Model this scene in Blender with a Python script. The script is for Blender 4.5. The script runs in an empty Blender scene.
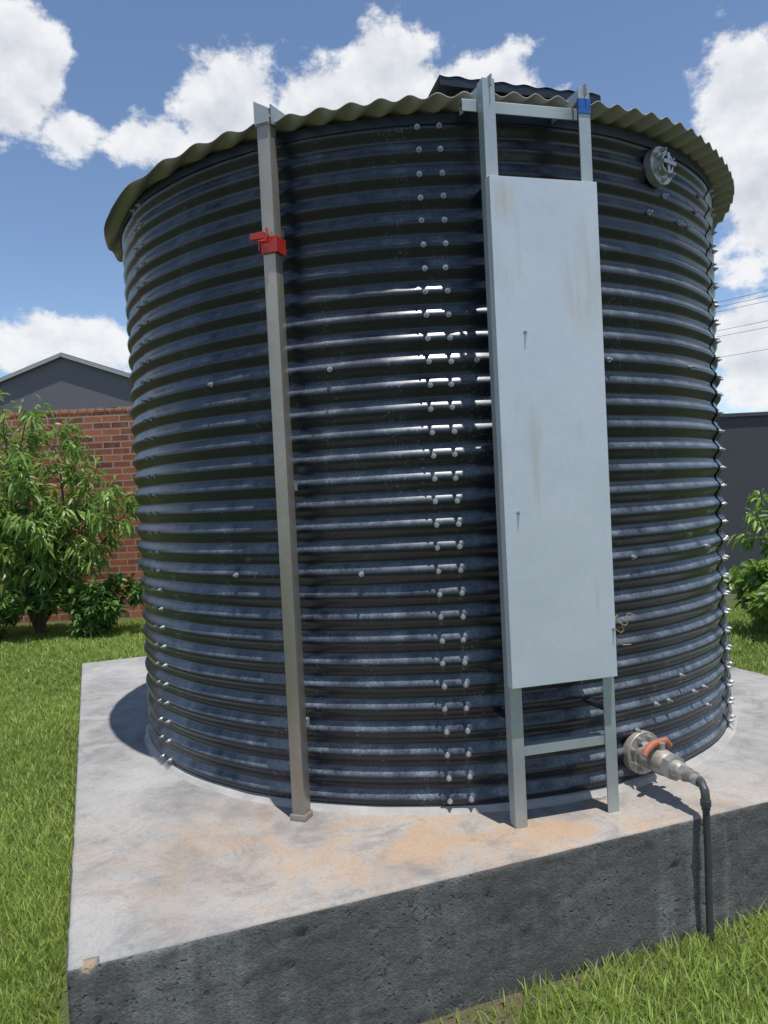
import bpy, math, random
import numpy as np
from mathutils import Matrix, Vector, noise as mnoise
random.seed(4); rng=np.random.default_rng(4)
scene=bpy.context.scene
scene.view_settings.view_transform='Standard'
scene.view_settings.look='None'
scene.view_settings.exposure=0
S=0.38; CX,CY=0.205,3.909; R=1.39; PITCH=0.076; ZB0=S+0.04

# ---------------- helpers ----------------
def empty(name,loc):
    e=bpy.data.objects.new(name,None); e.location=loc; e.empty_display_size=0.2
    scene.collection.objects.link(e); return e
def make(name,verts,faces,mats,parent=None,smooth=False,fmat=None,auto=None):
    v=np.array(verts,dtype=float)
    c=(v.min(0)+v.max(0))/2
    me=bpy.data.meshes.new(name); me.from_pydata((v-c).tolist(),[],faces)
    if not isinstance(mats,(list,tuple)): mats=[mats]
    for m in mats: me.materials.append(m)
    if fmat is not None: me.polygons.foreach_set('material_index',fmat)
    if smooth: me.polygons.foreach_set('use_smooth',[True]*len(me.polygons))
    me.update()
    if auto is not None:
        try: me.set_sharp_from_angle(angle=math.radians(auto))
        except Exception: pass
    o=bpy.data.objects.new(name,me); o.location=c
    scene.collection.objects.link(o)
    if parent:
        o.parent=parent; o.matrix_parent_inverse=Matrix.Translation(-parent.location)
    return o
class MB:
    def __init__(s): s.v=[]; s.f=[]; s.m=[]
    def raw(s,vs,fs,m=0):
        b=len(s.v); s.v+= [tuple(x) for x in vs]; s.f+=[tuple(i+b for i in f) for f in fs]; s.m+=[m]*len(fs)
    def box(s,c,size,ax=(1,0,0),ay=None,az=(0,0,1),m=0,bev=0.0):
        ax=Vector(ax).normalized(); az=Vector(az).normalized()
        ay=Vector(ay).normalized() if ay is not None else az.cross(ax).normalized()
        c=Vector(c); hx,hy,hz=[q/2 for q in size]
        if bev<=0:
            vs=[c+ax*(i*hx)+ay*(j*hy)+az*(k*hz) for k in(-1,1) for j in(-1,1) for i in(-1,1)]
            s.raw(vs,[(0,2,3,1),(4,5,7,6),(0,1,5,4),(2,6,7,3),(0,4,6,2),(1,3,7,5)],m)
        else:
            import bmesh
            bm=bmesh.new(); bmesh.ops.create_cube(bm,size=1)
            for q in bm.verts: q.co=Vector((q.co.x*2*hx,q.co.y*2*hy,q.co.z*2*hz))
            bmesh.ops.bevel(bm,geom=bm.edges[:],offset=bev,segments=2,affect='EDGES',profile=0.6)
            bm.verts.ensure_lookup_table()
            vs=[c+ax*q.co.x+ay*q.co.y+az*q.co.z for q in bm.verts]
            s.raw(vs,[[w.index for w in f.verts] for f in bm.faces],m); bm.free()
    def cyl(s,p0,p1,r0,r1=None,seg=16,m=0,caps=True):
        r1=r0 if r1 is None else r1
        p0=Vector(p0);p1=Vector(p1);d=(p1-p0).normalized()
        a=d.orthogonal().normalized(); b=d.cross(a)
        vs=[];fs=[]
        for p,r in((p0,r0),(p1,r1)):
            for i in range(seg):
                t=2*math.pi*i/seg; vs.append(p+a*(r*math.cos(t))+b*(r*math.sin(t)))
        for i in range(seg):
            j=(i+1)%seg; fs.append((i,j,seg+j,seg+i))
        if caps: fs.append(tuple(range(seg))[::-1]); fs.append(tuple(range(seg,2*seg)))
        s.raw(vs,fs,m)
    def tube(s,pts,r,seg=10,m=0):
        pts=[Vector(p) for p in pts]; n=len(pts)
        rs=r if isinstance(r,(list,tuple)) else [r]*n
        d0=(pts[1]-pts[0]).normalized(); a=d0.orthogonal().normalized()
        vs=[];fs=[]
        for k in range(n):
            d=(pts[min(k+1,n-1)]-pts[max(k-1,0)]).normalized()
            a=(a-d*a.dot(d)).normalized(); b=d.cross(a)
            for i in range(seg):
                t=2*math.pi*i/seg; vs.append(pts[k]+a*(rs[k]*math.cos(t))+b*(rs[k]*math.sin(t)))
        for k in range(n-1):
            for i in range(seg):
                j=(i+1)%seg; fs.append((k*seg+i,k*seg+j,(k+1)*seg+j,(k+1)*seg+i))
        fs.append(tuple(range(seg))[::-1]); fs.append(tuple(range((n-1)*seg,n*seg)))
        s.raw(vs,fs,m)
    def build(s,name,mats,parent=None,smooth=False,auto=35):
        return make(name,s.v,s.f,mats,parent,smooth,s.m,auto if smooth else None)

# ---------------- materials ----------------
class NT:
    def __init__(s,name=None,world=None):
        if world: s.t=world.node_tree
        else:
            s.mat=bpy.data.materials.new(name); s.mat.use_nodes=True; s.t=s.mat.node_tree
        s.t.nodes.clear()
    def n(s,typ,ins=None,**kw):
        nd=s.t.nodes.new(typ)
        for k,v in kw.items(): setattr(nd,k,v)
        for k,v in (ins or {}).items():
            sock=nd.inputs[k]
            if isinstance(v,bpy.types.NodeSocket): s.t.links.new(v,sock)
            else:
                if sock.type=='RGBA' and len(v)==3: v=(*v,1)
                sock.default_value=v
        return nd
    def math(s,op,a,b=0.0,c=0.0,clamp=False):
        nd=s.t.nodes.new('ShaderNodeMath'); nd.operation=op; nd.use_clamp=clamp
        for i,v in enumerate((a,b,c)):
            if isinstance(v,bpy.types.NodeSocket): s.t.links.new(v,nd.inputs[i])
            else: nd.inputs[i].default_value=v
        return nd.outputs[0]
    def vmath(s,op,a,b=(0,0,0)):
        nd=s.t.nodes.new('ShaderNodeVectorMath'); nd.operation=op
        for i,v in enumerate((a,b)):
            if isinstance(v,bpy.types.NodeSocket): s.t.links.new(v,nd.inputs[i])
            else: nd.inputs[i].default_value=v
        return nd
    def pos(s): return s.n('ShaderNodeNewGeometry').outputs['Position']
    def noise(s,vec,scale,detail=4,rough=0.55,dist=0.0):
        return s.n('ShaderNodeTexNoise',{'Vector':vec,'Scale':scale,'Detail':detail,'Roughness':rough,'Distortion':dist}).outputs[0]
    def mr(s,v,a,b,c=0.0,d=1.0): return s.n('ShaderNodeMapRange',{'Value':v,1:a,2:b,3:c,4:d}).outputs[0]
    def scl(s,vec,sc): return s.vmath('MULTIPLY',vec,sc).outputs[0]
    def ramp(s,fac,stops,interp='LINEAR'):
        nd=s.n('ShaderNodeValToRGB',{'Fac':fac}); cr=nd.color_ramp; cr.interpolation=interp
        while len(cr.elements)<len(stops): cr.elements.new(0.5)
        for e,(p,c) in zip(cr.elements,stops):
            e.position=p; e.color=(c,c,c,1) if isinstance(c,(int,float)) else (*c,1)
        return nd.outputs[0]
    def mix(s,f,a,b,mode='MIX'):
        nd=s.t.nodes.new('ShaderNodeMix'); nd.data_type='RGBA'; nd.blend_type=mode
        for k,v in ((0,f),(6,a),(7,b)):
            if isinstance(v,bpy.types.NodeSocket): s.t.links.new(v,nd.inputs[k])
            else: nd.inputs[k].default_value=v if k==0 else (*v,1)
        return nd.outputs[2]
    def bump(s,h,strength,dist,normal=None):
        ins={'Height':h,'Strength':strength,'Distance':dist}
        if normal is not None: ins['Normal']=normal
        return s.n('ShaderNodeBump',ins).outputs[0]
    def out(s,col,rough=0.5,metal=0.0,normal=None,spec=0.5,coat=0.0,coatr=0.1):
        ins={'Base Color':col,'Roughness':rough,'Metallic':metal,'Specular IOR Level':spec,'Coat Weight':coat,'Coat Roughness':coatr}
        if normal is not None: ins['Normal']=normal
        b=s.n('ShaderNodeBsdfPrincipled',ins); s.n('ShaderNodeOutputMaterial',{'Surface':b.outputs[0]})
        return s.mat
def simple(name,col,rough=0.5,metal=0.0,var=0.25,scale=30,bump=0.0):
    t=NT(name); p=t.pos(); n=t.noise(p,scale,3,0.6)
    c=t.mix(n,tuple(x*(1-var) for x in col),tuple(min(1,x*(1+var)) for x in col))
    r=t.math('ADD',t.math('MULTIPLY',n,0.25),rough-0.12)
    nm=t.bump(n,0.4,bump) if bump>0 else None
    return t.out(c,r,metal,nm)

# tank paint
t=NT('tank_paint'); p=t.pos()
nz=t.n('ShaderNodeSeparateXYZ',{0:t.n('ShaderNodeNewGeometry').outputs['Normal']}).outputs[2]
pz=t.n('ShaderNodeSeparateXYZ',{0:p}).outputs[2]
n2=t.noise(t.scl(p,(9,9,2.2)),1.0,4,0.62); n3=t.noise(p,110,2,0.75)
base=t.mix(n2,(0.007,0.010,0.018),(0.015,0.021,0.033))
up=t.mr(nz,0.12,0.55)
low=t.mr(pz,S+2.3,S+0.3,0.6,1.0)
dust_glint=t.mr(t.math('MULTIPLY',n2,t.math('ADD',n3,0.5)),0.32,0.66,0.04,0.58)
base=t.mix(t.math('MULTIPLY',t.math('MULTIPLY',up,low),dust_glint,clamp=True),base,(0.29,0.33,0.38))  # dust on upward faces, brightened to paint the ridge highlights wider
spk=t.math('MULTIPLY',t.mr(n3,0.58,0.68,0.0,0.5),t.mr(n2,0.50,0.62))
base=t.mix(t.math('MULTIPLY',spk,low),base,(0.33,0.36,0.40))
M_tank=t.out(base,t.math('ADD',t.math('MULTIPLY',n2,0.22),0.20),0.0,t.bump(n3,0.16,0.0006),0.55)

M_roof=simple('roof_sheet_paint',(0.27,0.255,0.225),0.6,0.0,0.2,9)
M_dark=simple('dark_sheet_paint',(0.012,0.018,0.030),0.4)
def galv(name,lo,hi,metal,rough,stain=True):
    t=NT(name); p=t.pos()
    v=t.n('ShaderNodeTexVoronoi',{'Vector':p,'Scale':70.0}).outputs['Color']
    n=t.noise(p,4,4,0.6); n2=t.noise(t.scl(p,(22,22,2.0)),1.0,4)
    c=t.mix(n,lo,hi); c=t.mix(0.05,c,v,'OVERLAY')
    if stain:
        m=t.mr(t.math('MULTIPLY',n2,t.noise(p,2.2,3)),0.30,0.42,0.0,0.45)
        c=t.mix(m,c,(0.42,0.33,0.22))
    r=t.math('ADD',t.math('MULTIPLY',n,0.2),rough-0.1)
    return t.out(c,r,metal,t.bump(t.noise(p,5,2),0.15,0.01))
t=NT('galvanised_plate'); p=t.pos()
v=t.n('ShaderNodeTexVoronoi',{'Vector':p,'Scale':70.0}).outputs['Color']
n=t.noise(p,4,5,0.6); n2=t.noise(t.scl(p,(22,22,2.0)),1.0,4)
c=t.mix(n,(0.56,0.60,0.65),(0.68,0.71,0.755)); c=t.mix(0.05,c,v,'OVERLAY')
m=t.mr(t.math('MULTIPLY',n2,t.noise(p,2.2,3)),0.31,0.42,0.0,0.35)
c=t.mix(m,c,(0.46,0.40,0.30))
for q,s_,a_ in (((0.655,2.43,S+1.72),(11,11,4.5),0.75),((0.40,2.36,S+1.93),(20,20,12),0.7),((0.48,2.39,S+1.55),(60,60,22),0.5)):
    dd=t.vmath('LENGTH',t.scl(t.vmath('SUBTRACT',p,q).outputs[0],s_)).outputs['Value']
    mm=t.math('MULTIPLY',t.mr(dd,1.0,0.1,0.0,a_),t.mr(n2,0.36,0.58))
    c=t.mix(mm,c,(0.52,0.43,0.28))
scr=t.mr(t.noise(t.scl(p,(60,60,5)),1.0,3,0.8),0.66,0.74,0.0,0.25)
c=t.mix(scr,c,(0.40,0.43,0.45))
M_plate=t.out(c,t.math('ADD',t.math('MULTIPLY',n,0.22),0.30),0.2,t.bump(t.noise(p,4,2),0.2,0.012))
M_galv=galv('galvanised_angle',(0.34,0.37,0.38),(0.50,0.54,0.54),0.55,0.5)
M_post=galv('weathered_tube_steel',(0.26,0.235,0.20),(0.48,0.44,0.39),0.6,0.38)
M_bolt=simple('zinc_bolt',(0.44,0.45,0.45),0.4,0.6)
M_red=simple('red_paint',(0.50,0.03,0.02),0.4)
M_blue=simple('blue_tape',(0.02,0.12,0.42),0.4)
M_orange=simple('valve_handle_orange',(0.42,0.13,0.07),0.45)
M_brassy=simple('corroded_fitting',(0.40,0.37,0.33),0.5,0.5,0.4,60,0.001)
M_blackp=simple('grey_poly_pipe',(0.055,0.058,0.062),0.45)
M_string=simple('twine',(0.45,0.3,0.14),0.8)

t=NT('plinth_concrete_top'); p=t.pos()
nA=t.noise(p,1.9,6,0.65,0.5); nB=t.noise(p,7,5,0.7,0.6); nC=t.noise(p,120,3,0.75)
ct=t.ramp(nA,[(0.30,(0.19,0.19,0.19)),(0.48,(0.28,0.277,0.272)),(0.66,(0.375,0.37,0.36))])
ct=t.mix(t.mr(nB,0.44,0.62,0.0,0.45),ct,(0.39,0.382,0.365))
ct=t.mix(t.mr(nB,0.46,0.32,0.0,0.5),ct,(0.17,0.168,0.168))
d=t.vmath('DISTANCE',t.scl(p,(0.46,1.25,0)),(0.30*0.46,2.34*1.25,0)).outputs['Value']
nT=t.noise(p,5.5,5,0.65,1.0)
tan=t.math('MULTIPLY',t.mr(d,0.80,0.10),t.mr(nT,0.40,0.60,0.12,0.9))
ct=t.mix(tan,ct,(0.42,0.29,0.185))
ct=t.mix(t.math('MULTIPLY',t.mr(d,0.9,0.3),t.mr(nT,0.44,0.34,0.0,0.5)),ct,(0.20,0.175,0.155))
drk=t.mr(t.noise(p,3.6,6,0.75,1.4),0.55,0.68,0.0,0.5)
ct=t.mix(drk,ct,(0.15,0.146,0.144))
ct=t.mix(t.mr(nC,0.50,0.72,0.0,0.40),ct,(0.12,0.12,0.12))
M_ctop=t.out(ct,0.85,0.0,t.bump(nC,0.4,0.002),0.25)
t=NT('plinth_plaster_side'); p=t.pos()
nS=t.noise(p,3.0,5,0.7)
cs=t.ramp(nS,[(0.3,(0.11,0.108,0.106)),(0.55,(0.155,0.153,0.150)),(0.75,(0.20,0.198,0.193))])
st=t.mr(t.math('MULTIPLY',t.noise(t.scl(p,(18,18,1.4)),1,3),t.noise(p,1.7,2)),0.26,0.38,0.0,0.5)
cs=t.mix(st,cs,(0.32,0.32,0.31))
fine=t.noise(p,95,4,0.8)
vor=t.n('ShaderNodeTexVoronoi',{'Vector':t.vmath('ADD',p,t.scl(t.n('ShaderNodeTexNoise',{'Vector':p,'Scale':30.0}).outputs['Color'],(0.05,0.05,0.05))).outputs[0],'Scale':42.0,'Randomness':1.0}).outputs['Distance']
pit=t.math('MULTIPLY',t.mr(vor,0.26,0.10),t.mr(nS,0.46,0.56))
cs=t.mix(t.math('MULTIPLY',pit,0.35),cs,(0.05,0.05,0.05))
cs=t.mix(t.mr(fine,0.55,0.40,0.0,0.40),cs,(0.065,0.065,0.065))
cs=t.mix(t.mr(fine,0.60,0.72,0.0,0.35),cs,(0.30,0.30,0.295))
at=t.n('ShaderNodeAttribute',attribute_name='chip').outputs['Fac']
cs=t.mix(at,cs,(0.42,0.32,0.22))
hs=t.math('SUBTRACT',fine,t.math('MULTIPLY',pit,0.6))
M_cside=t.out(cs,0.9,0.0,t.bump(hs,0.95,0.010),0.2)
M_mortar=simple('base_mortar',(0.34,0.33,0.31),0.9,0.0,0.4,14,0.003)

def leafmat(name,dark,light,trans=0.35,rough=0.45):
    t=NT(name); a=t.n('ShaderNodeAttribute',attribute_name='tint').outputs['Fac']
    c=t.mix(a,dark,light)
    b=t.n('ShaderNodeBsdfPrincipled',{'Base Color':c,'Roughness':rough,'Specular IOR Level':0.4})
    tr=t.n('ShaderNodeBsdfTranslucent',{'Color':t.mix(0.5,c,(min(1,light[0]*1.4),min(1,light[1]*1.5),light[2]))})
    m=t.n('ShaderNodeMixShader',{0:trans,1:b.outputs[0],2:tr.outputs[0]})
    t.n('ShaderNodeOutputMaterial',{'Surface':m.outputs[0]}); return t.mat
M_grass=leafmat('grass_blade',(0.17,0.26,0.05),(0.40,0.50,0.13),0.35,0.5)
M_leaf=leafmat('peach_leaf',(0.11,0.19,0.035),(0.30,0.43,0.11),0.4,0.38)
M_leaf2=leafmat('shrub_leaf',(0.04,0.10,0.02),(0.13,0.24,0.05),0.3,0.45)
M_bark=simple('bark',(0.12,0.09,0.065),0.9,0,0.4,40,0.004)

t=NT('ground_turf'); p=t.pos()
c=t.mix(t.noise(p,1.1,4,0.6),(0.075,0.095,0.035),(0.12,0.15,0.05))
c=t.mix(t.math('MULTIPLY',t.noise(p,60,3,0.7),0.6),c,(0.075,0.075,0.04))
pd=t.vmath('DOT_PRODUCT',p,(-0.3469,0.9379,0)).outputs['Value']
mud=t.math('MULTIPLY',t.mr(pd,1.70,1.88),t.mr(pd,1.96,1.93))
c=t.mix(t.math('MULTIPLY',mud,t.mr(t.noise(p,9,4,0.7),0.35,0.55)),c,(0.13,0.10,0.07))
M_ground=t.out(c,0.9,0,t.bump(t.noise(p,50,3,0.7),0.8,0.03),0.2)

t=NT('face_brick'); p=t.pos(); sx=t.n('ShaderNodeSeparateXYZ',{0:p})
v=t.n('ShaderNodeCombineXYZ',{0:sx.outputs[0],1:sx.outputs[2]}).outputs[0]
br=t.n('ShaderNodeTexBrick',{'Vector':v,'Color1':(0.46,0.14,0.065),'Color2':(0.11,0.038,0.030),'Mortar':(0.38,0.33,0.28),'Scale':1.0,'Mortar Size':0.009,'Mortar Smooth':0.2,'Bias':-0.1,'Brick Width':0.232,'Row Height':0.085})
c=t.mix(t.mr(t.noise(p,8,4,0.75),0.4,0.7,0.0,0.4),br.outputs[0],(0.5,0.25,0.14),'MIX')
M_brick=t.out(c,0.85,0,t.bump(br.outputs['Fac'],-0.8,0.01),0.25)
M_greywall=simple('grey_wall_paint',(0.065,0.070,0.080),0.8,0,0.18,2.5,0.002)
M_housewall=simple('charcoal_plaster',(0.15,0.15,0.17),0.85,0,0.12,1.2,0.002)
M_trim=simple('roof_trim_grey',(0.38,0.39,0.40),0.6)
M_rooftile=simple('house_roof_sheet',(0.12,0.125,0.13),0.6)
M_wood=simple('pole_wood',(0.12,0.09,0.07),0.9)
M_wire=simple('wire',(0.10,0.10,0.11),0.6)
M_glass=simple('window_glass',(0.02,0.03,0.04),0.15)

# ---------------- tank shell ----------------
tank=empty('corrugated_water_tank',(CX,CY,S))
def P(th,r,z): return Vector((CX+r*math.sin(th),CY-r*math.cos(th),z))
seamd=[-54,0,61,121,180,243]
seams=[math.radians(q) for q in seamd]
courses=[(-0.52,10.48,0.0),(9.54,19.5,0.0028),(18.6,29.6,0.0)]
for ci,(i0,i1,off) in enumerate(courses):
    nz_=int((i1-i0)*12)+1
    zs=np.linspace(ZB0+i0*PITCH,ZB0+i1*PITCH,nz_)
    for k in range(6):
        nxt=seamd[k+1] if k<5 else 306
        th0=seams[k]-0.045; th1=math.radians(nxt)+0.045; nt=56
        th=np.linspace(th0,th1,nt)
        f=np.linspace(1,0,nt) if k!=0 else np.linspace(1,0,nt)
        wob=0.0016*np.sin(th*9+ci*2+k)+0.0009*np.sin(th*23+ci*5)
        amp=0.009+0.0003*np.sin(th*6+ci)
        rr=1.381+amp[None,:]*np.cos(2*np.pi*(zs-ZB0)/PITCH)[:,None]+off+0.0046*f[None,:]+wob[None,:]
        X=CX+rr*np.sin(th)[None,:]; Y=CY-rr*np.cos(th)[None,:]; Z=np.repeat(zs[:,None],nt,1)+0.0012*np.sin(th*5+ci*1.7)[None,:]
        V=np.stack([X,Y,Z],-1).reshape(-1,3)
        idx=np.arange(nz_*nt).reshape(nz_,nt)
        F=np.stack([idx[:-1,:-1],idx[:-1,1:],idx[1:,1:],idx[1:,:-1]],-1).reshape(-1,4).tolist()
        make('shell_panel_%d_%d'%(ci,k),V,F,M_tank,tank,True)
B=MB()
def bolt(mb,pos,nrm,s=1.0,m=0):
    nrm=Vector(nrm).normalized(); pos=Vector(pos)
    mb.cyl(pos-nrm*0.004,pos+nrm*0.0025*s,0.0092*s,None,12,m)
    mb.cyl(pos+nrm*0.0025*s,pos+nrm*0.0085*s,0.0066*s,None,6,m)
    mb.cyl(pos+nrm*0.0085*s,pos+nrm*0.016*s,0.0038*s,None,8,m)
for sth in seams:
    for i in range(30):
        for dth in(-0.0255,0.0255):
            th=sth+dth+random.uniform(-.0015,.0015)
            z=ZB0+i*PITCH+random.uniform(-.002,.002)
            bolt(B,P(th,1.3945,z),(math.sin(th),-math.cos(th),random.uniform(-.06,.06)))
for ring in(10,19):
    for k in range(18):
        th=math.radians(-60+k*20+(8 if ring==10 else 5))
        if min(abs((th-s2+math.pi)%(2*math.pi)-math.pi) for s2 in seams)<0.06: continue
        bolt(B,P(th,1.3945,ZB0+ring*PITCH),(math.sin(th),-math.cos(th),0))
for th_,r_ in ((0.63,28),(0.74,26),(0.80,26),(0.60,26),(0.67,27),(0.86,27),(0.90,28),(0.55,3),(0.60,3),(0.66,4),(0.72,3),(0.78,3),(0.48,2),(0.80,2)):
    bolt(B,P(th_,1.3945,ZB0+r_*PITCH),(math.sin(th_),-math.cos(th_),0))
B.build('shell_bolts',M_bolt,tank,False)
B=MB(); N=160
vs=[];fs=[]
prof=[(1.375,0.030),(1.390,0.022),(1.398,0.012),(1.408,0.003),(1.416,-0.004)]
for i in range(N):
    th=2*math.pi*i/N
    for j,(r,z) in enumerate(prof):
        w=(mnoise.noise(Vector((math.sin(th)*9,math.cos(th)*9,j*.3))))*0.010
        vs.append(P(th,r+w*(j>0),S+z*0.75))
n=len(prof)
for i in range(N):
    for j in range(n-1):
        a=i*n+j;b=((i+1)%N)*n+j; fs.append((a,b,b+1,a+1))
B.raw(vs,fs); B.build('base_seal',M_mortar,tank,True)
# roof: round corrugated sheet
RR=1.474; ZR=S+2.300; ra=math.radians(28); RX=CX+0.012
rd=Vector((math.sin(ra),-math.cos(ra),0)); rl=Vector((math.cos(ra),math.sin(ra),0))
W=np.arange(-RR+0.002,RR-0.001,PITCH/10)
strips=[];vs=[];fs=[]
for w in W:
    h=math.sqrt(RR*RR-w*w)
    h*=1+0.004*math.sin(w*7)+0.003*math.sin(round(w/0.76)*5)
    col_=[]
    e=max(0,abs(w)-0.95)
    for q in np.linspace(-h,h,17):
        x=RX+rl.x*w+rd.x*q; y=CY+rl.y*w+rd.y*q
        col_.append((x,y,ZR+0.0085*math.cos(2*math.pi*w/PITCH)-0.10*e*e+0.006*math.sin(w*3.1+q)))
    strips.append(col_)
for c_ in strips: vs+=c_
for i in range(len(W)-1):
    for j in range(16):
        a=i*17+j; fs.append((a,a+1,a+18,a+17))
ro=make('roof_sheet',vs,fs,M_roof,tank,True)
md=ro.modifiers.new('t','SOLIDIFY'); md.thickness=0.003
B=MB(); vs=[];fs=[]; N=180
for i in range(N):
    th=2*math.pi*i/N
    for r,z in((1.385,2.25),(1.396,2.25),(1.396,2.282),(1.385,2.282)): vs.append(P(th,r,S+z))
for i in range(N):
    for j in range(4):
        a=i*4+j;b=((i+1)%N)*4+j;a2=i*4+(j+1)%4;b2=((i+1)%N)*4+(j+1)%4; fs.append((a,b,b2,a2))
B.raw(vs,fs); B.build('rim_angle',M_dark,tank,True)
# hatch
B=MB()
hx=Vector((0.985,0.17,0)).normalized()
B.box((0.50,2.88,ZR+0.040),(0.50,0.50,0.06),hx,bev=0.006)
hv=[];hf=[]
nw=70
for j in range(2):
    for i in range(nw):
        w=-0.29+0.55*i/(nw-1)
        c=Vector((0.48,2.86,ZR+0.078))+hx*w+Vector((-hx.y,hx.x,0))*(-0.31 if j==0 else 0.31)
        c.z+=0.003*math.cos(w*2*math.pi/PITCH)+(0.0 if j==0 else 0.045)-0.075*(w)
        hv.append(c)
for i in range(nw-1): hf.append((i,i+1,nw+i+1,nw+i))
B.raw(hv,hf)
B.box(Vector((0.468,2.86,ZR+0.063))-Vector((-hx.y,hx.x,0))*0.308,(0.55,0.004,0.028),hx-Vector((0,0,0.075)))
o=B.build('roof_hatch',M_dark,tank,True)

def flange(mb,c,nrm,r,hole=True,nb=6,pr=0.0):
    nrm=Vector(nrm).normalized(); c=Vector(c)
    a=nrm.cross(Vector((0,0,1))).normalized(); b=a.cross(nrm)
    seg=40; ri=r*0.42 if hole else 0.0
    vs=[];fs=[]
    prof=[(r*0.98,-0.02),(r,0.0),(r,0.010),(r*0.97,0.0125),(ri*1.25 if hole else 0.001,0.0125)]
    if hole: prof+=[(ri*1.25,0.034),(ri,0.034),(ri,-0.02)]
    for i in range(seg):
        t_=2*math.pi*i/seg
        for rr_,h in prof: vs.append(c+a*(rr_*math.cos(t_))+b*(rr_*math.sin(t_))+nrm*h)
    n=len(prof)
    for i in range(seg):
        for j in range(n-1):
            A_=i*n+j;B_=((i+1)%seg)*n+j; fs.append((A_,B_,B_+1,A_+1))
    mb.raw(vs,fs)
    for k in range(nb):
        t_=2*math.pi*(k+0.5)/nb; q=c+a*(r*0.78*math.cos(t_))+b*(r*0.78*math.sin(t_))+nrm*0.0125
        bolt(mb,q,nrm,1.15,pr)
B=MB(); th=math.radians(37.0)
nn=Vector((math.sin(th),-math.cos(th),0)); pc=P(th,1.402,S+2.188)
flange(B,pc,nn,0.068,True,6,1)
B.cyl(pc-nn*0.01,pc+nn*0.012,0.025,None,20,2)
a=nn.cross(Vector((0,0,1)))
B.box(pc+nn*0.038,(0.074,0.012,0.012),a,nn); B.box(pc+nn*0.034,(0.014,0.010,0.072),a,nn)
B.build('overflow_flange',[M_bolt,M_bolt,M_dark],tank,True)

# ---------------- outlet valve ----------------
valve=empty('outlet_valve',(0.86,2.62,S+0.11))
B=MB(); f0=Vector((0.862,2.672,S+0.115)); dv=Vector((0.30,-0.954,0)).normalized()
nrm=Vector((0.43,-0.903,0)).normalized()
flange(B,f0,nrm,0.075,True,8,2)
def along(t_,dz=0): return f0+dv*t_+Vector((0,0,dz))
B.cyl(along(0.0),along(0.06),0.030,None,20,0)
B.cyl(along(0.045),along(0.075),0.044,None,8,2)
B.tube([along(0.07),along(0.085),along(0.11),along(0.135),along(0.15)],[0.034,0.041,0.044,0.041,0.033],20,0)
B.cyl(along(0.15),along(0.18),0.041,None,8,2)
B.tube([along(0.18),along(0.20),along(0.215)],[0.030,0.028,0.020],16,0)
B.cyl(along(0.21),along(0.235,-.002),0.026,None,6,2)
B.tube([along(0.235),along(0.27,-.004)],[0.017,0.017],12,2)
for k in range(4): B.cyl(along(0.236+k*0.009),along(0.241+k*0.009),0.0205,None,14,0)
B.cyl(along(0.11,0.035),along(0.11,0.065),0.010,None,12,0)
sidev=Vector((-dv.y,dv.x,0))
l0=along(0.09,0.060)
hd=dv*0.25-sidev*0.97
B.tube([l0-hd*0.06+Vector((0,0,-0.022)),l0-hd*0.04,l0,l0+hd*0.03,l0+hd*0.055+Vector((0,0,-0.012)),l0+hd*0.07+Vector((0,0,-0.030))],[0.010,0.011,0.013,0.012,0.011,0.009],10,1)
e0=along(0.27,-.004); px,py=0.948,2.352
B.cyl(e0-dv*0.004,e0+dv*0.02,0.018,None,14,2)
B.tube([e0+dv*0.01,e0+dv*0.03,Vector((px,py+0.018,S+0.108)),Vector((px,py+0.004,S+0.100)),Vector((px,py,S+0.085)),Vector((px,py,S+0.04))],0.0135,14,3)
B.cyl((px,py,S+0.052),(px,py,S+0.070),0.0165,None,14,3)
B.build('valve_body',[M_brassy,M_orange,M_bolt,M_blackp],valve,True)
B=MB(); B.tube([(px,py,S+0.05),(px+0.001,py,S-0.1),(px-0.003,py-0.004,S-0.25),(px-0.005,py-0.006,-0.05)],0.0110,14)
B.build('down_pipe',M_blackp,valve,True)

# ---------------- ladder ----------------
lad=empty('access_ladder',(0.54,2.42,S))
lt=Vector((0.966,0.258,0)).normalized(); ln=Vector((0.258,-0.966,0)).normalized()
L0=Vector((0.381,2.378,S)); LW=0.324
def lp(s_,d_,z): return L0+lt*s_+ln*d_+Vector((0,0,z))
B=MB(); H=2.315
for s_,sg in((0.0,1),(LW,-1)):
    B.box(lp(s_,0,H/2),(0.040,0.005,H),lt,None,(0,0,1),0,0.001)
    B.box(lp(s_-sg*0.0175,-0.0215,H/2),(0.005,0.037,H),lt,None,(0,0,1),0,0.001)
B.build('rails',M_galv,lad)
B=MB()
for z in (0.236,0.55,0.86,1.17,1.48,1.79):
    B.box(lp(LW/2,-0.006,z),(LW-0.03,0.006,0.030),lt,None,(0,0,1),0,0.001)
    B.box(lp(LW/2,-0.024,z+0.0135),(LW-0.044,0.029,0.004),lt,None,(0,0,1),0,0.001)
B.build('rungs',M_galv,lad)
B=MB()
B.box(lp(LW/2-0.035,-0.045,2.250),(LW+0.07,0.005,0.036),lt,None,(0,0,1),0,0.001)
B.box(lp(LW/2-0.035,-0.063,2.268),(LW+0.07,0.034,0.005),lt,None,(0,0,1),0,0.001)
for s_ in(0.0,LW):
    dd=(-ln*0.13+Vector((0,0,-0.03))-lt*0.05).normalized()
    B.box(lp(s_-0.02,-0.055,2.290),(0.15,0.005,0.034),dd,None,Vector((0,0,1)),0,0.001)
B.build('top_brackets',M_galv,lad)
B=MB(); B.box(lp(LW,0.0005,2.255),(0.043,0.0095,0.047),lt,None,(0,0,1),0,0.001); B.build('blue_tape',M_blue,lad)
B=MB()
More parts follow.
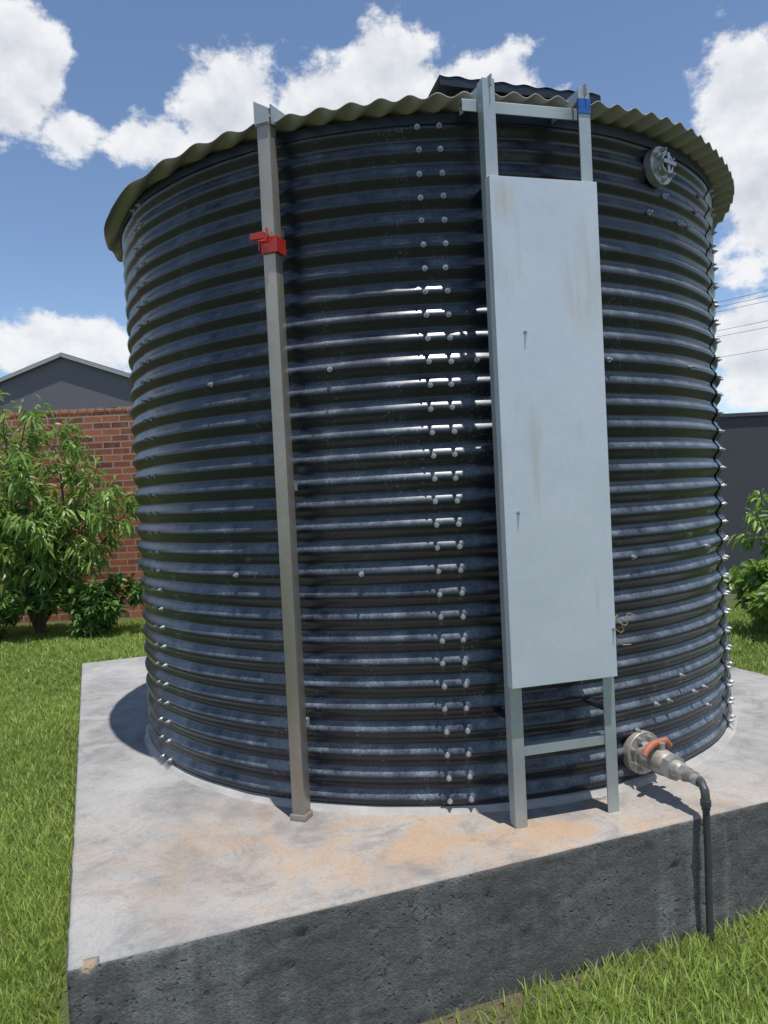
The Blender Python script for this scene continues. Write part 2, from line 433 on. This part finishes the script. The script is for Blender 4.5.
for z in(0.33,1.2,2.0):
    for s_ in(0.0,LW):
        B.box(lp(s_,-0.085,z),(0.03,0.13,0.005),lt,None,(0,0,1))
B.build('wall_brackets',M_dark,lad)
B=MB(); PW=0.362; pz0,pz1=0.447,2.005; pc=lp(LW/2-0.006,0.034,(pz0+pz1)/2)
B.box(pc,(PW,0.003,pz1-pz0),lt,None,(0,0,1),0,0.001)
for sg in(-1,1):
    B.box(pc+lt*(sg*(PW/2-0.0015))-ln*0.0165,(0.003,0.030,pz1-pz0),lt,None,(0,0,1))
    B.box(pc+Vector((0,0,sg*((pz1-pz0)/2-0.0015)))-ln*0.0165,(PW-0.007,0.030,0.003),lt,None,(0,0,1))
B.build('climb_guard_plate',M_plate,lad)
B=MB()
for s_,z in((0.070,1.535),(0.020,0.985),(0.33,0.60)):
    bolt(B,lp(s_,0.036,z),ln,0.6)
B.build('plate_screws',M_bolt,lad)
B=MB()
q0=lp(LW+0.02,-0.002,0.62)
pts=[q0+lt*(0.03*math.sin(k*0.9)+0.010*k*0.5)+Vector((0,0,-0.009*k+0.02*math.cos(k*1.3)))+ln*0.01 for k in range(9)]
B.tube(pts,0.0013,5)
pts=[q0+lt*(0.009*k+0.01*math.sin(k*1.7))+Vector((0,0,0.02*math.sin(k*1.1)))+ln*0.012 for k in range(9)]
B.tube(pts,0.0013,5)
B.build('twine_tie',M_string,lad,True)

# ---------------- level gauge ----------------
gau=empty('water_level_gauge',(-0.322,2.537,S))
th=math.radians(-21); gn=Vector((math.sin(th),-math.cos(th),0)); gt=Vector((math.cos(th),math.sin(th),0))
G0=Vector((-0.322,2.535,S))
def gp(s_,d_,z): return G0+gt*s_+gn*d_+Vector((0,0,z))
B=MB(); B.box(gp(0,0,1.15),(0.045,0.048,2.30),gt,None,(0,0,1),0,0.003)
B.box(gp(0,0.003,0.010),(0.058,0.058,0.020),gt,None,(0,0,1),0,0.003)
B.build('gauge_tube',M_post,gau,True)
B=MB()
for z in(0.30,1.10,1.95):
    B.box(gp(-0.005,-0.05,z),(0.02,0.06,0.025),gt,None,(0,0,1))
vs=[gp(-0.027,0.030,2.275),gp(0.027,0.030,2.275),gp(-0.027,0.030,2.35),gp(0.027,0.030,2.318),gp(-0.027,-0.13,2.362),gp(0.030,-0.13,2.342)]
B.raw(vs,[(0,1,3,2),(2,3,5,4)])
vs2=[v_+Vector((0,0,-0.004))-gn*0.004 for v_ in vs]
B.raw(vs2,[(2,3,1,0),(4,5,3,2)])
vs=[gp(0.026,0.02,2.335),gp(0.026,-0.13,2.35),gp(0.026,-0.13,2.31),gp(0.026,0.02,2.27)]
B.raw(vs,[(0,1,2,3)]); B.raw([v_+gt*0.003 for v_ in vs],[(3,2,1,0)])
B.build('gauge_head',M_galv,gau)
B=MB()
B.box(gp(0.004,0.029,1.885),(0.058,0.006,0.052),gt,None,(0,0,1),0,0.001)
B.box(gp(0.030,-0.002,1.885),(0.006,0.058,0.052),gt,None,(0,0,1),0,0.001)
B.box(gp(-0.034,0.010,1.885),(0.006,0.036,0.030),gt,None,(0,0,1),0,0.001)
B.box(gp(-0.036,0.030,1.918),(0.055,0.010,0.022),gt,None,(0,0,1),0,0.002)
B.tube([gp(-0.03,0.034,1.900),gp(0.0,0.040,1.895),gp(0.01,0.042,1.91),gp(0.004,0.042,1.935)],0.004,8)
B.build('level_marker',M_red,gau)

# ---------------- plinth ----------------
e1=Vector((0.938,0.347,0)).normalized(); e2=Vector((-e1.y,e1.x,0))
A0=Vector((-0.786,1.756,0)); SW,SD=3.42,3.78
def sp(a,b,z):
    a-=0.040*max(0,b/SD)*max(0,1-a/SW)
    return A0+e1*a+e2*b+Vector((0,0,z))
step=0.012; per=[]
def seg_(a0,b0,a1,b1,nx,ny):
    L=math.hypot(a1-a0,b1-b0); k=int(L/step)
    for i in range(k):
        f=i/k; per.append((a0+(a1-a0)*f,b0+(b1-b0)*f,nx,ny))
seg_(0,0,SW,0,0,-1); seg_(SW,0,SW,SD,1,0); seg_(SW,SD,0,SD,0,1); seg_(0,SD,0,0,-1,0)
prof=[(-0.022,0.0),(-0.012,-0.0008),(-0.006,-0.003),(-0.002,-0.007),(0,-0.014)]
z=-0.014
while z>-S-0.04: z-=0.012; prof.append((0,z))
vs=[];fs=[];chip=[];fm=[]
for (a,b,nx,ny) in per:
    for j,(o_,z) in enumerate(prof):
        aa=a+nx*o_; bb=b+ny*o_
        if o_<0:
            aa=min(max(aa,-o_),SW+o_); bb=min(max(bb,-o_),SD+o_)
        w=0
        if z<-0.010:
            q=Vector((a*1.0,b*1.0,z))
            w=0.0026*mnoise.noise(q*16)+0.0026*mnoise.noise(q*38)+0.004*mnoise.noise(q*3)
            pn=mnoise.noise(q*26+Vector((5,5,5)))
            if pn>0.50: w-=0.004*min(1,(pn-0.50)*8)
        elif j>0:
            q=Vector((a,b,0)); w=0.003*mnoise.noise(q*9)+0.0015*mnoise.noise(q*31)
        cd=math.hypot(a-0.045,b)+abs(z+0.004)*1.2; ch=0
        zz=z
        if j>0 and cd<0.026+0.01*mnoise.noise(Vector((a*60,b*60,z*60))):
            w-=0.008; zz-=0.003 if z>-0.015 else 0; ch=1
        vs.append(sp(aa+nx*w,bb+ny*w,S+zz)); chip.append(ch)
n=len(prof); Np=len(per)
for i in range(Np):
    k=(i+1)%Np
    for j in range(n-1):
        a=i*n+j;b=k*n+j; fs.append((b,a,a+1,b+1)); fm.append(1 if (j>=3 or chip[a+1]) else 0)
fs.append(tuple(i*n for i in range(Np))); fm.append(0)
pl=make('concrete_plinth',vs,fs,[M_ctop,M_cside],None,True,fm,None)
at=pl.data.attributes.new('chip','FLOAT','POINT'); at.data.foreach_set('value',[float(c) for c in chip])
pl.data.polygons[len(fs)-1].use_smooth=False

# ---------------- ground ----------------
vs=[(-600,-600,0),(600,-600,0),(600,600,0),(-600,600,0)]
make('ground',vs,[(0,1,2,3)],M_ground)

def blades(areas):
    V=[];T=[]
    for (x0,x1,y0,y1,dens,hm,wd,fn) in areas:
        n_=int((x1-x0)*(y1-y0)*dens)
        x=rng.uniform(x0,x1,n_); y=rng.uniform(y0,y1,n_)
        rx=x-A0.x; ry=y-A0.y
        a=rx*e1.x+ry*e1.y; b=rx*e2.x+ry*e2.y
        keep=~((a>-0.050)&(a<SW+0.012)&(b>-0.010)&(b<SD+0.012))
        if fn is not None: keep&=fn(x,y,a,b)
        x=x[keep];y=y[keep];a=a[keep];b=b[keep]; m=len(x)
        patch=0.5+0.25*np.sin(x*2.3+np.sin(y*1.7)*1.5)+0.25*np.sin(y*3.1+x*1.3)
        fine_=0.5+0.5*np.sin(x*17+np.sin(y*13)*2)*np.sin(y*19+x*5)
        h=hm*rng.uniform(0.5,1.25,m)*(0.75+0.3*patch+0.25*fine_)
        ang=rng.uniform(0,2*np.pi,m); lean=rng.uniform(0.1,1.1,m)*h
        la=rng.uniform(0,2*np.pi,m)
        w=wd*rng.uniform(0.6,1.3,m)
        dx=np.cos(ang)*w/2; dy=np.sin(ang)*w/2
        p0=np.stack([x-dx,y-dy,np.full(m,-0.004)],1); p1=np.stack([x+dx,y+dy,np.full(m,-0.004)],1)
        mx=x+np.cos(la)*lean*0.4; my=y+np.sin(la)*lean*0.4
        p2=np.stack([mx+dx*.8,my+dy*.8,h*0.6],1); p3=np.stack([mx-dx*.8,my-dy*.8,h*0.6],1)
        p4=np.stack([x+np.cos(la)*lean,y+np.sin(la)*lean,h],1)
        V.append(np.stack([p0,p1,p2,p3,p4],1).reshape(-1,3))
        tt=np.clip(rng.normal(0.18+0.36*patch+0.24*fine_,0.26,m),0,1); T.append(np.repeat(tt,5))
    V=np.concatenate(V);T=np.concatenate(T); nb=len(V)//5
    base=np.arange(nb)*5
    quads=np.stack([base,base+1,base+2,base+3],1); tris=np.stack([base+3,base+2,base+4],1)
    loops=np.concatenate([quads.reshape(-1),tris.reshape(-1)])
    starts=np.concatenate([np.arange(nb)*4,nb*4+np.arange(nb)*3])
    me=bpy.data.meshes.new('grass'); me.vertices.add(len(V)); me.vertices.foreach_set('co',V.astype(np.float32).ravel())
    me.loops.add(len(loops)); me.loops.foreach_set('vertex_index',loops.astype(np.int32))
    me.polygons.add(2*nb); me.polygons.foreach_set('loop_start',starts.astype(np.int32))
    me.update(calc_edges=True); me.validate()
    at=me.attributes.new('tint','FLOAT','POINT'); at.data.foreach_set('value',T.astype(np.float32))
    me.materials.append(M_grass)
    o=bpy.data.objects.new('grass',me); scene.collection.objects.link(o)
blades([
 (-2.3,-0.6,1.3,3.2,20000,0.033,0.0046,lambda x,y,a,b:a<0.1),
 (-4.2,-1.0,3.2,6.0,8000,0.034,0.0066,lambda x,y,a,b:a<0.1),
 (-6.2,-1.6,6.0,9.6,3800,0.040,0.0105,None),
 (-0.6,2.2,1.3,3.0,16000,0.036,0.0048,lambda x,y,a,b:(b<0.0)&(x>-0.4)&(b>-0.8)&~((b>-0.10-0.05*np.sin(x*9))&(rng.random(len(x))<np.clip(0.85-(x-0.1)*0.9,0.25,0.85)))),
 (0.3,2.4,1.4,3.2,5000,0.050,0.0045,lambda x,y,a,b:(b<0.0)&(b>-0.10+0.05*np.sin(x*13))&(np.sin(x*7)+np.sin(x*23)>-0.4)),
 (2.2,5.5,3.6,8.5,2500,0.045,0.011,None),
])

# ---------------- foliage ----------------
def leafy(name,parent,segs,nper,ln_,wd,mat,spread=0.05,droop=0.5,seed=1):
    r=np.random.default_rng(seed); V=[];F=[];T=[]
    k=0
    for (p0,p1) in segs:
        d=np.array(p1)-np.array(p0); L=np.linalg.norm(d); d=d/(L+1e-6)
        for q in range(nper):
            f=r.uniform(0.05,1.05); c=np.array(p0)+d*L*f+r.normal(0,spread*0.25,3)
            out=r.normal(0,1,3); out-=out.dot(d)*d*0.6; out/=np.linalg.norm(out)+1e-6
            dr=out*0.8+d*0.5+np.array([0,0,-droop*r.uniform(0.4,1.4)]); dr/=np.linalg.norm(dr)
            l=ln_*r.uniform(0.55,1.2); w=wd*r.uniform(0.7,1.2)
            sd=np.cross(dr,r.normal(0,1,3)); sd/=np.linalg.norm(sd)+1e-6
            up=np.cross(sd,dr)
            b_=c+out*spread*r.uniform(0,0.6)
            m1=b_+dr*l*0.35; m2=b_+dr*l*0.7+np.array([0,0,-0.12*l])
            tip=b_+dr*l+np.array([0,0,-0.3*l])
            V+= [b_,m1+sd*w/2+up*w*.2,m1,m1-sd*w/2+up*w*.2,m2+sd*w*.36+up*w*.15,m2,m2-sd*w*.36+up*w*.15,tip]
            F+= [(k,k+1,k+2),(k,k+2,k+3),(k+1,k+4,k+5,k+2),(k+2,k+5,k+6,k+3),(k+4,k+7,k+5),(k+5,k+7,k+6)]
            T+= [float(np.clip(r.normal(0.5,0.25),0,1))]*8; k+=8
    o=make(name,V,F,mat,parent)
    at=o.data.attributes.new('tint','FLOAT','POINT'); at.data.foreach_set('value',T)
    return o
def grow(base,tips,r0,seed,twigs=9,tl=0.5,up=0.3,start=0.25):
    r=random.Random(seed); mb=MB(); segs=[]
    for tp in tips:
        b=Vector(base); tpv=Vector(tp); n_=9; pts=[]
        side=Vector((r.uniform(-1,1),r.uniform(-1,1),0))*0.12*(tpv-b).length
        for i in range(n_+1):
            f=i/n_
            p_=b.lerp(tpv,f); p_+=side*math.sin(f*math.pi); 
            hor=Vector((tpv.x-b.x,tpv.y-b.y,0)); p_-=hor*(0.35*math.sin(f*math.pi)*(1-f))
            p_+=Vector((r.uniform(-1,1),r.uniform(-1,1),r.uniform(-.5,.5)))*0.02
            pts.append(p_)
        mb.tube(pts,[r0*(1-0.85*i/n_) for i in range(n_+1)],7)
        for i in range(n_-1,n_): segs.append((pts[i],pts[i+1]))
        for q in range(twigs):
            f=start+(1-start)*(q+r.random())/twigs; i=min(int(f*n_),n_-1); s=pts[i].lerp(pts[i+1],f*n_-i)
            d=Vector((r.uniform(-1,1),r.uniform(-1,1),r.uniform(-0.2,0.9)+up)).normalized()
            l=tl*r.uniform(0.5,1.1)*(1.15-0.5*f)
            m_=s+d*l*0.5+Vector((0,0,0.03*l)); e_=s+d*l+Vector((0,0,-0.22*l))
            mb.tube([s,m_,e_],[r0*0.22,r0*0.14,r0*0.05],5)
            segs.append((s.lerp(m_,0.3),m_)); segs.append((m_,e_))
            for _ in range(2):
                d2=(d+Vector((r.uniform(-1,1),r.uniform(-1,1),r.uniform(-.4,.8)))).normalized()
                e2_=m_+d2*l*0.55; mb.tube([m_,e2_],[r0*0.1,r0*0.04],4); segs.append((m_,e2_))
    return mb,segs
def tree(name,base,tips,r0,seed,nper,ll,lw,mat,**kw):
    sp_=kw.pop('spread',0.05); dr=kw.pop('droop',0.5)
    e=empty(name,base)
    mb,segs=grow(base,tips,r0,seed,**kw)
    mb.build('trunk_and_limbs',M_bark,e,True)
    leafy('leaves',e,segs,nper,ll,lw,mat,sp_,dr,seed)
tree('peach_tree',(-4.1,9.0,0),[(-4.35,8.9,2.66),(-4.05,8.9,2.6),(-3.75,8.8,2.25),(-3.25,8.9,1.95),(-4.8,9.1,2.2),(-5.0,9.0,1.9),(-3.9,8.5,1.8),(-2.9,8.8,1.45),(-4.6,8.5,1.5),(-3.7,8.4,1.25),(-3.2,8.6,0.9),(-4.3,8.5,2.1),(-3.1,8.7,1.7)],
     0.033,11,11,0.15,0.038,M_leaf,twigs=12,tl=0.60,spread=0.06,droop=0.7,start=0.15)
tree('peach_tree',(-5.9,9.0,0),[(-6.0,8.9,2.2),(-5.4,8.9,1.9),(-6.5,8.9,2.2),(-5.3,8.7,1.4),(-6.1,8.6,1.6),(-6.8,9,1.6)],
     0.033,12,10,0.15,0.038,M_leaf,twigs=10,tl=0.6,spread=0.06,droop=0.7,start=0.15)
tree('leafy_shrub',(-3.3,8.7,0),[(-3.4,8.6,0.55),(-3.0,8.6,0.6),(-3.15,8.4,0.5),(-2.6,8.7,0.65),(-3.7,8.5,0.45),(-2.4,8.8,0.6),(-4.0,8.6,0.5)],
     0.012,13,10,0.10,0.05,M_leaf2,twigs=8,tl=0.32,spread=0.05,droop=0.2,start=0.05)
tree('leafy_shrub',(-4.6,8.5,0),[(-4.9,8.4,0.5),(-4.5,8.3,0.5),(-4.2,8.4,0.45),(-5.3,8.4,0.5),(-3.9,8.4,0.4)],
     0.012,14,10,0.10,0.05,M_leaf2,twigs=8,tl=0.3,spread=0.05,droop=0.2,start=0.05)
tree('leafy_shrub',(3.60,6.9,0),[(3.25,6.8,0.62),(3.5,6.7,0.70),(3.75,6.9,0.72),(3.4,6.5,0.50),(3.10,6.9,0.52),(4.0,6.9,0.6),(3.6,6.4,0.5),(3.2,6.6,0.35)],
     0.012,15,10,0.11,0.055,M_leaf,twigs=9,tl=0.30,spread=0.05,droop=0.25,start=0.05)
tree('young_tree',(3.62,7.2,0),[(3.50,7.15,1.25),(3.64,7.1,0.95)],
     0.010,16,6,0.12,0.040,M_leaf,twigs=4,tl=0.28,spread=0.05,droop=0.6,start=0.6)
tree('young_tree',(4.15,7.4,0),[(4.06,7.3,1.75),(4.25,7.3,1.3)],
     0.012,17,6,0.12,0.040,M_leaf,twigs=5,tl=0.30,spread=0.05,droop=0.6,start=0.5)

# ---------------- walls, house ----------------
bw=empty('brick_wall',(-5.6,10.1,0))
B=MB(); B.box((-5.6,10.1,1.34),(15,0.22,2.68),(1,0,0),bev=0.004); B.build('wall_body',M_brick,bw)
B=MB()
x=-13.08
while x<1.85:
    B.box((x,10.1,2.71+random.uniform(-.003,.003)),(0.105,0.235,0.06),(1,0,0),bev=0.004); x+=0.117
B.build('coping_bricks',M_brick,bw)
gw=empty('boundary_wall',(7,9.4,0))
B=MB(); B.box((6.9,9.6,1.09),(9.9,0.2,2.18),(1,0,0),bev=0.004); B.build('wall_body',M_greywall,gw)
B=MB(); B.box((6.9,9.6,2.205),(9.94,0.25,0.05),(1,0,0),bev=0.006); B.build('coping',M_greywall,gw)

ho=empty('neighbour_house',(-6.5,18,0))
def hz(x): return 4.62-0.36*abs(x+6.5)
B=MB(); y0,y1=16.0,24.0; hw=3.6
xs=[-6.5-hw,-6.5,-6.5+hw]
vs=[]
for y in(y0,y1):
    vs+=[(xs[0],y,0),(xs[0],y,hz(xs[0])),(xs[1],y,hz(xs[1])),(xs[2],y,hz(xs[2])),(xs[2],y,0)]
B.raw(vs,[(0,4,3,2,1),(5,6,7,8,9),(0,1,6,5),(4,9,8,3)])
B.build('walls',M_housewall,ho)
B=MB()
for sg in(-1,1):
    xe=-6.5+sg*(hw+0.35); a_=Vector((-6.5,0,4.62+.03)); b_=Vector((xe,0,hz(xe)+.03))
    d=(b_-a_).normalized(); L=(b_-a_).length; c=(a_+b_)/2
    B.box((c.x,20,c.z+0.02),(L,8.1,0.05),d,(0,1,0),d.cross(Vector((0,1,0))),0)
    B.box((c.x,15.93,c.z-0.01),(L,0.03,0.07),d,(0,1,0),d.cross(Vector((0,1,0))),1)
B.build('roof',[M_rooftile,M_trim],ho)
B=MB()
for wx in(-7.9,-5.4):
    B.box((wx,15.985,1.5),(1.1,0.05,1.1)); B.box((wx,15.95,0.92),(1.25,0.12,0.06),m=1)
B.build('windows',[M_glass,M_trim],ho)

# power line
pw=empty('power_line',(14,28,0)); B=MB()
pa=Vector((7.2,38,0)); pb=Vector((23,15,0))
for q in(pa,pb):
    B.cyl(q,q+Vector((0,0,9)),0.12,0.09,12,0)
    B.box(q+Vector((0,0,8.4)),(1.8,0.1,0.12),(0.82,0.57,0))
    B.box(q+Vector((0,0,7.4)),(1.4,0.1,0.12),(0.82,0.57,0))
for dz,dx in((8.5,-0.8),(8.5,0.8),(8.5,0.0),(7.5,-0.6),(7.5,0.6),(6.6,0.0)):
    o_=Vector((0.82,0.57,0))*dx; pts=[]
    for i in range(25):
        f=i/24; q=pa.lerp(pb,f)+o_; q.z=dz-1.0*4*f*(1-f)*0.6; pts.append(q)
    B.tube(pts,0.008,5,1)
B.build('poles_and_wires',[M_wood,M_wire],pw)

# ---------------- world ----------------
sun=Vector((0.11,-0.175,1.0)).normalized()
el=math.asin(sun.z); az=math.atan2(sun.x,sun.y)
w=bpy.data.worlds.new('World'); scene.world=w; w.use_nodes=True
try:
    w.cycles.sampling_method='MANUAL'; w.cycles.sample_map_resolution=256
except Exception: pass
t=NT(world=w)
sky=t.n('ShaderNodeTexSky',sky_type='NISHITA'); sky.sun_disc=False; sky.sun_elevation=el; sky.sun_rotation=az
sky.air_density=1.0; sky.dust_density=0.3; sky.ozone_density=1.8; sky.altitude=1500
g=t.n('ShaderNodeTexCoord').outputs['Generated']
sx=t.n('ShaderNodeSeparateXYZ',{0:t.vmath('NORMALIZE',g).outputs[0]})
AZ=t.math('MULTIPLY',t.math('ARCTAN2',sx.outputs[0],sx.outputs[1]),57.2958)
EL=t.math('MULTIPLY',t.math('ARCSINE',sx.outputs[2]),57.2958)
V=t.n('ShaderNodeCombineXYZ',{0:AZ,1:EL}).outputs[0]
blobs=[(-25,27.6,4.0,4.4),(-20.8,24.4,1.9,1.3),(-9.6,25.9,4.8,4.2),(-14.6,24.2,3.4,2.0),(2.0,27.0,4.8,4.2),(-3.4,25.6,5.5,3.6),(8.0,26.4,5.2,3.0),
 (25.8,22.6,3.2,4.8),(27.5,18.0,4.0,5.5),(-21.5,11.6,5.2,2.2),(26.5,8.6,4.0,3.2),
 (-50,22,11,8),(52,25,12,8),(110,22,20,10),(-130,22,24,10)]
F=None
for a_,e_,ra_,re_ in blobs:
    q=t.vmath('LENGTH',t.vmath('MULTIPLY',t.vmath('SUBTRACT',V,(a_,e_,0)).outputs[0],(1/ra_,1/re_,0)).outputs[0]).outputs['Value']
    q=t.math('MULTIPLY',t.math('SUBTRACT',1.0,q),min(1.0,re_/4.0)*0.7+0.3)
    F=q if F is None else t.math('MAXIMUM',F,q)
def cn(off,detail=6):
    vv=t.vmath('ADD',t.vmath('MULTIPLY',V,(0.105,0.135,0)).outputs[0],(off[0],off[1],3.7)).outputs[0]
    return t.noise(vv,2.4,detail,0.6,0.0)
n0=cn((0,0)); n1=cn((0.02,0.16),3)
F2=t.math('ADD',F,0.10)
D=t.math('ADD',F2,t.math('MULTIPLY',t.math('SUBTRACT',n0,0.5),2.0))
D1=t.math('ADD',F2,t.math('MULTIPLY',t.math('SUBTRACT',n1,0.5),2.0))
mask=t.n('ShaderNodeMapRange',{'Value':D,1:0.0,2:0.34,3:0.0,4:1.0},interpolation_type='SMOOTHSTEP').outputs[0]
sh=t.math('SUBTRACT',D,D1)
sh=t.math('ADD',t.math('MULTIPLY',sh,0.8),0.56)
thin=t.mr(D,0.1,1.1,0.35,0.0)
sh=t.math('ADD',sh,thin,clamp=True)
cc=t.mix(sh,(0.48,0.54,0.64),(0.97,0.98,1.0))  # cloud light and shade painted into the colour from upward density change
bg1=t.n('ShaderNodeBackground',{'Color':sky.outputs[0],'Strength':0.15})
bg2=t.n('ShaderNodeBackground',{'Color':cc,'Strength':0.95})
mx=t.n('ShaderNodeMixShader',{0:t.math('MULTIPLY',mask,0.96),1:bg1.outputs[0],2:bg2.outputs[0]})
t.n('ShaderNodeOutputWorld',{'Surface':mx.outputs[0]})

sl=bpy.data.lights.new('sun','SUN'); sl.energy=4.9; sl.angle=math.radians(0.5); sl.color=(1,0.965,0.91)
so=bpy.data.objects.new('sun',sl); so.rotation_euler=sun.to_track_quat('Z','Y').to_euler(); so.location=(0,0,20)
scene.collection.objects.link(so)

# ---------------- camera ----------------
cam=bpy.data.cameras.new('camera'); co=bpy.data.objects.new('camera',cam); scene.collection.objects.link(co)
pt=math.radians(1.3); a=math.radians(2.8)
R0=Vector((1,0,0)); U0=Vector((0,math.sin(pt),math.cos(pt))); Fw=Vector((0,math.cos(pt),-math.sin(pt)))
IR=R0*math.cos(a)-U0*math.sin(a); IU=U0*math.cos(a)+R0*math.sin(a)
m=Matrix((IR,IU,-Fw)).transposed().to_4x4(); m.translation=Vector((0,0,S+1.06)); co.matrix_world=m
cam.sensor_fit='VERTICAL'; cam.sensor_height=24; cam.lens=769/1024*24; cam.clip_start=0.05; cam.clip_end=2000
scene.camera=co
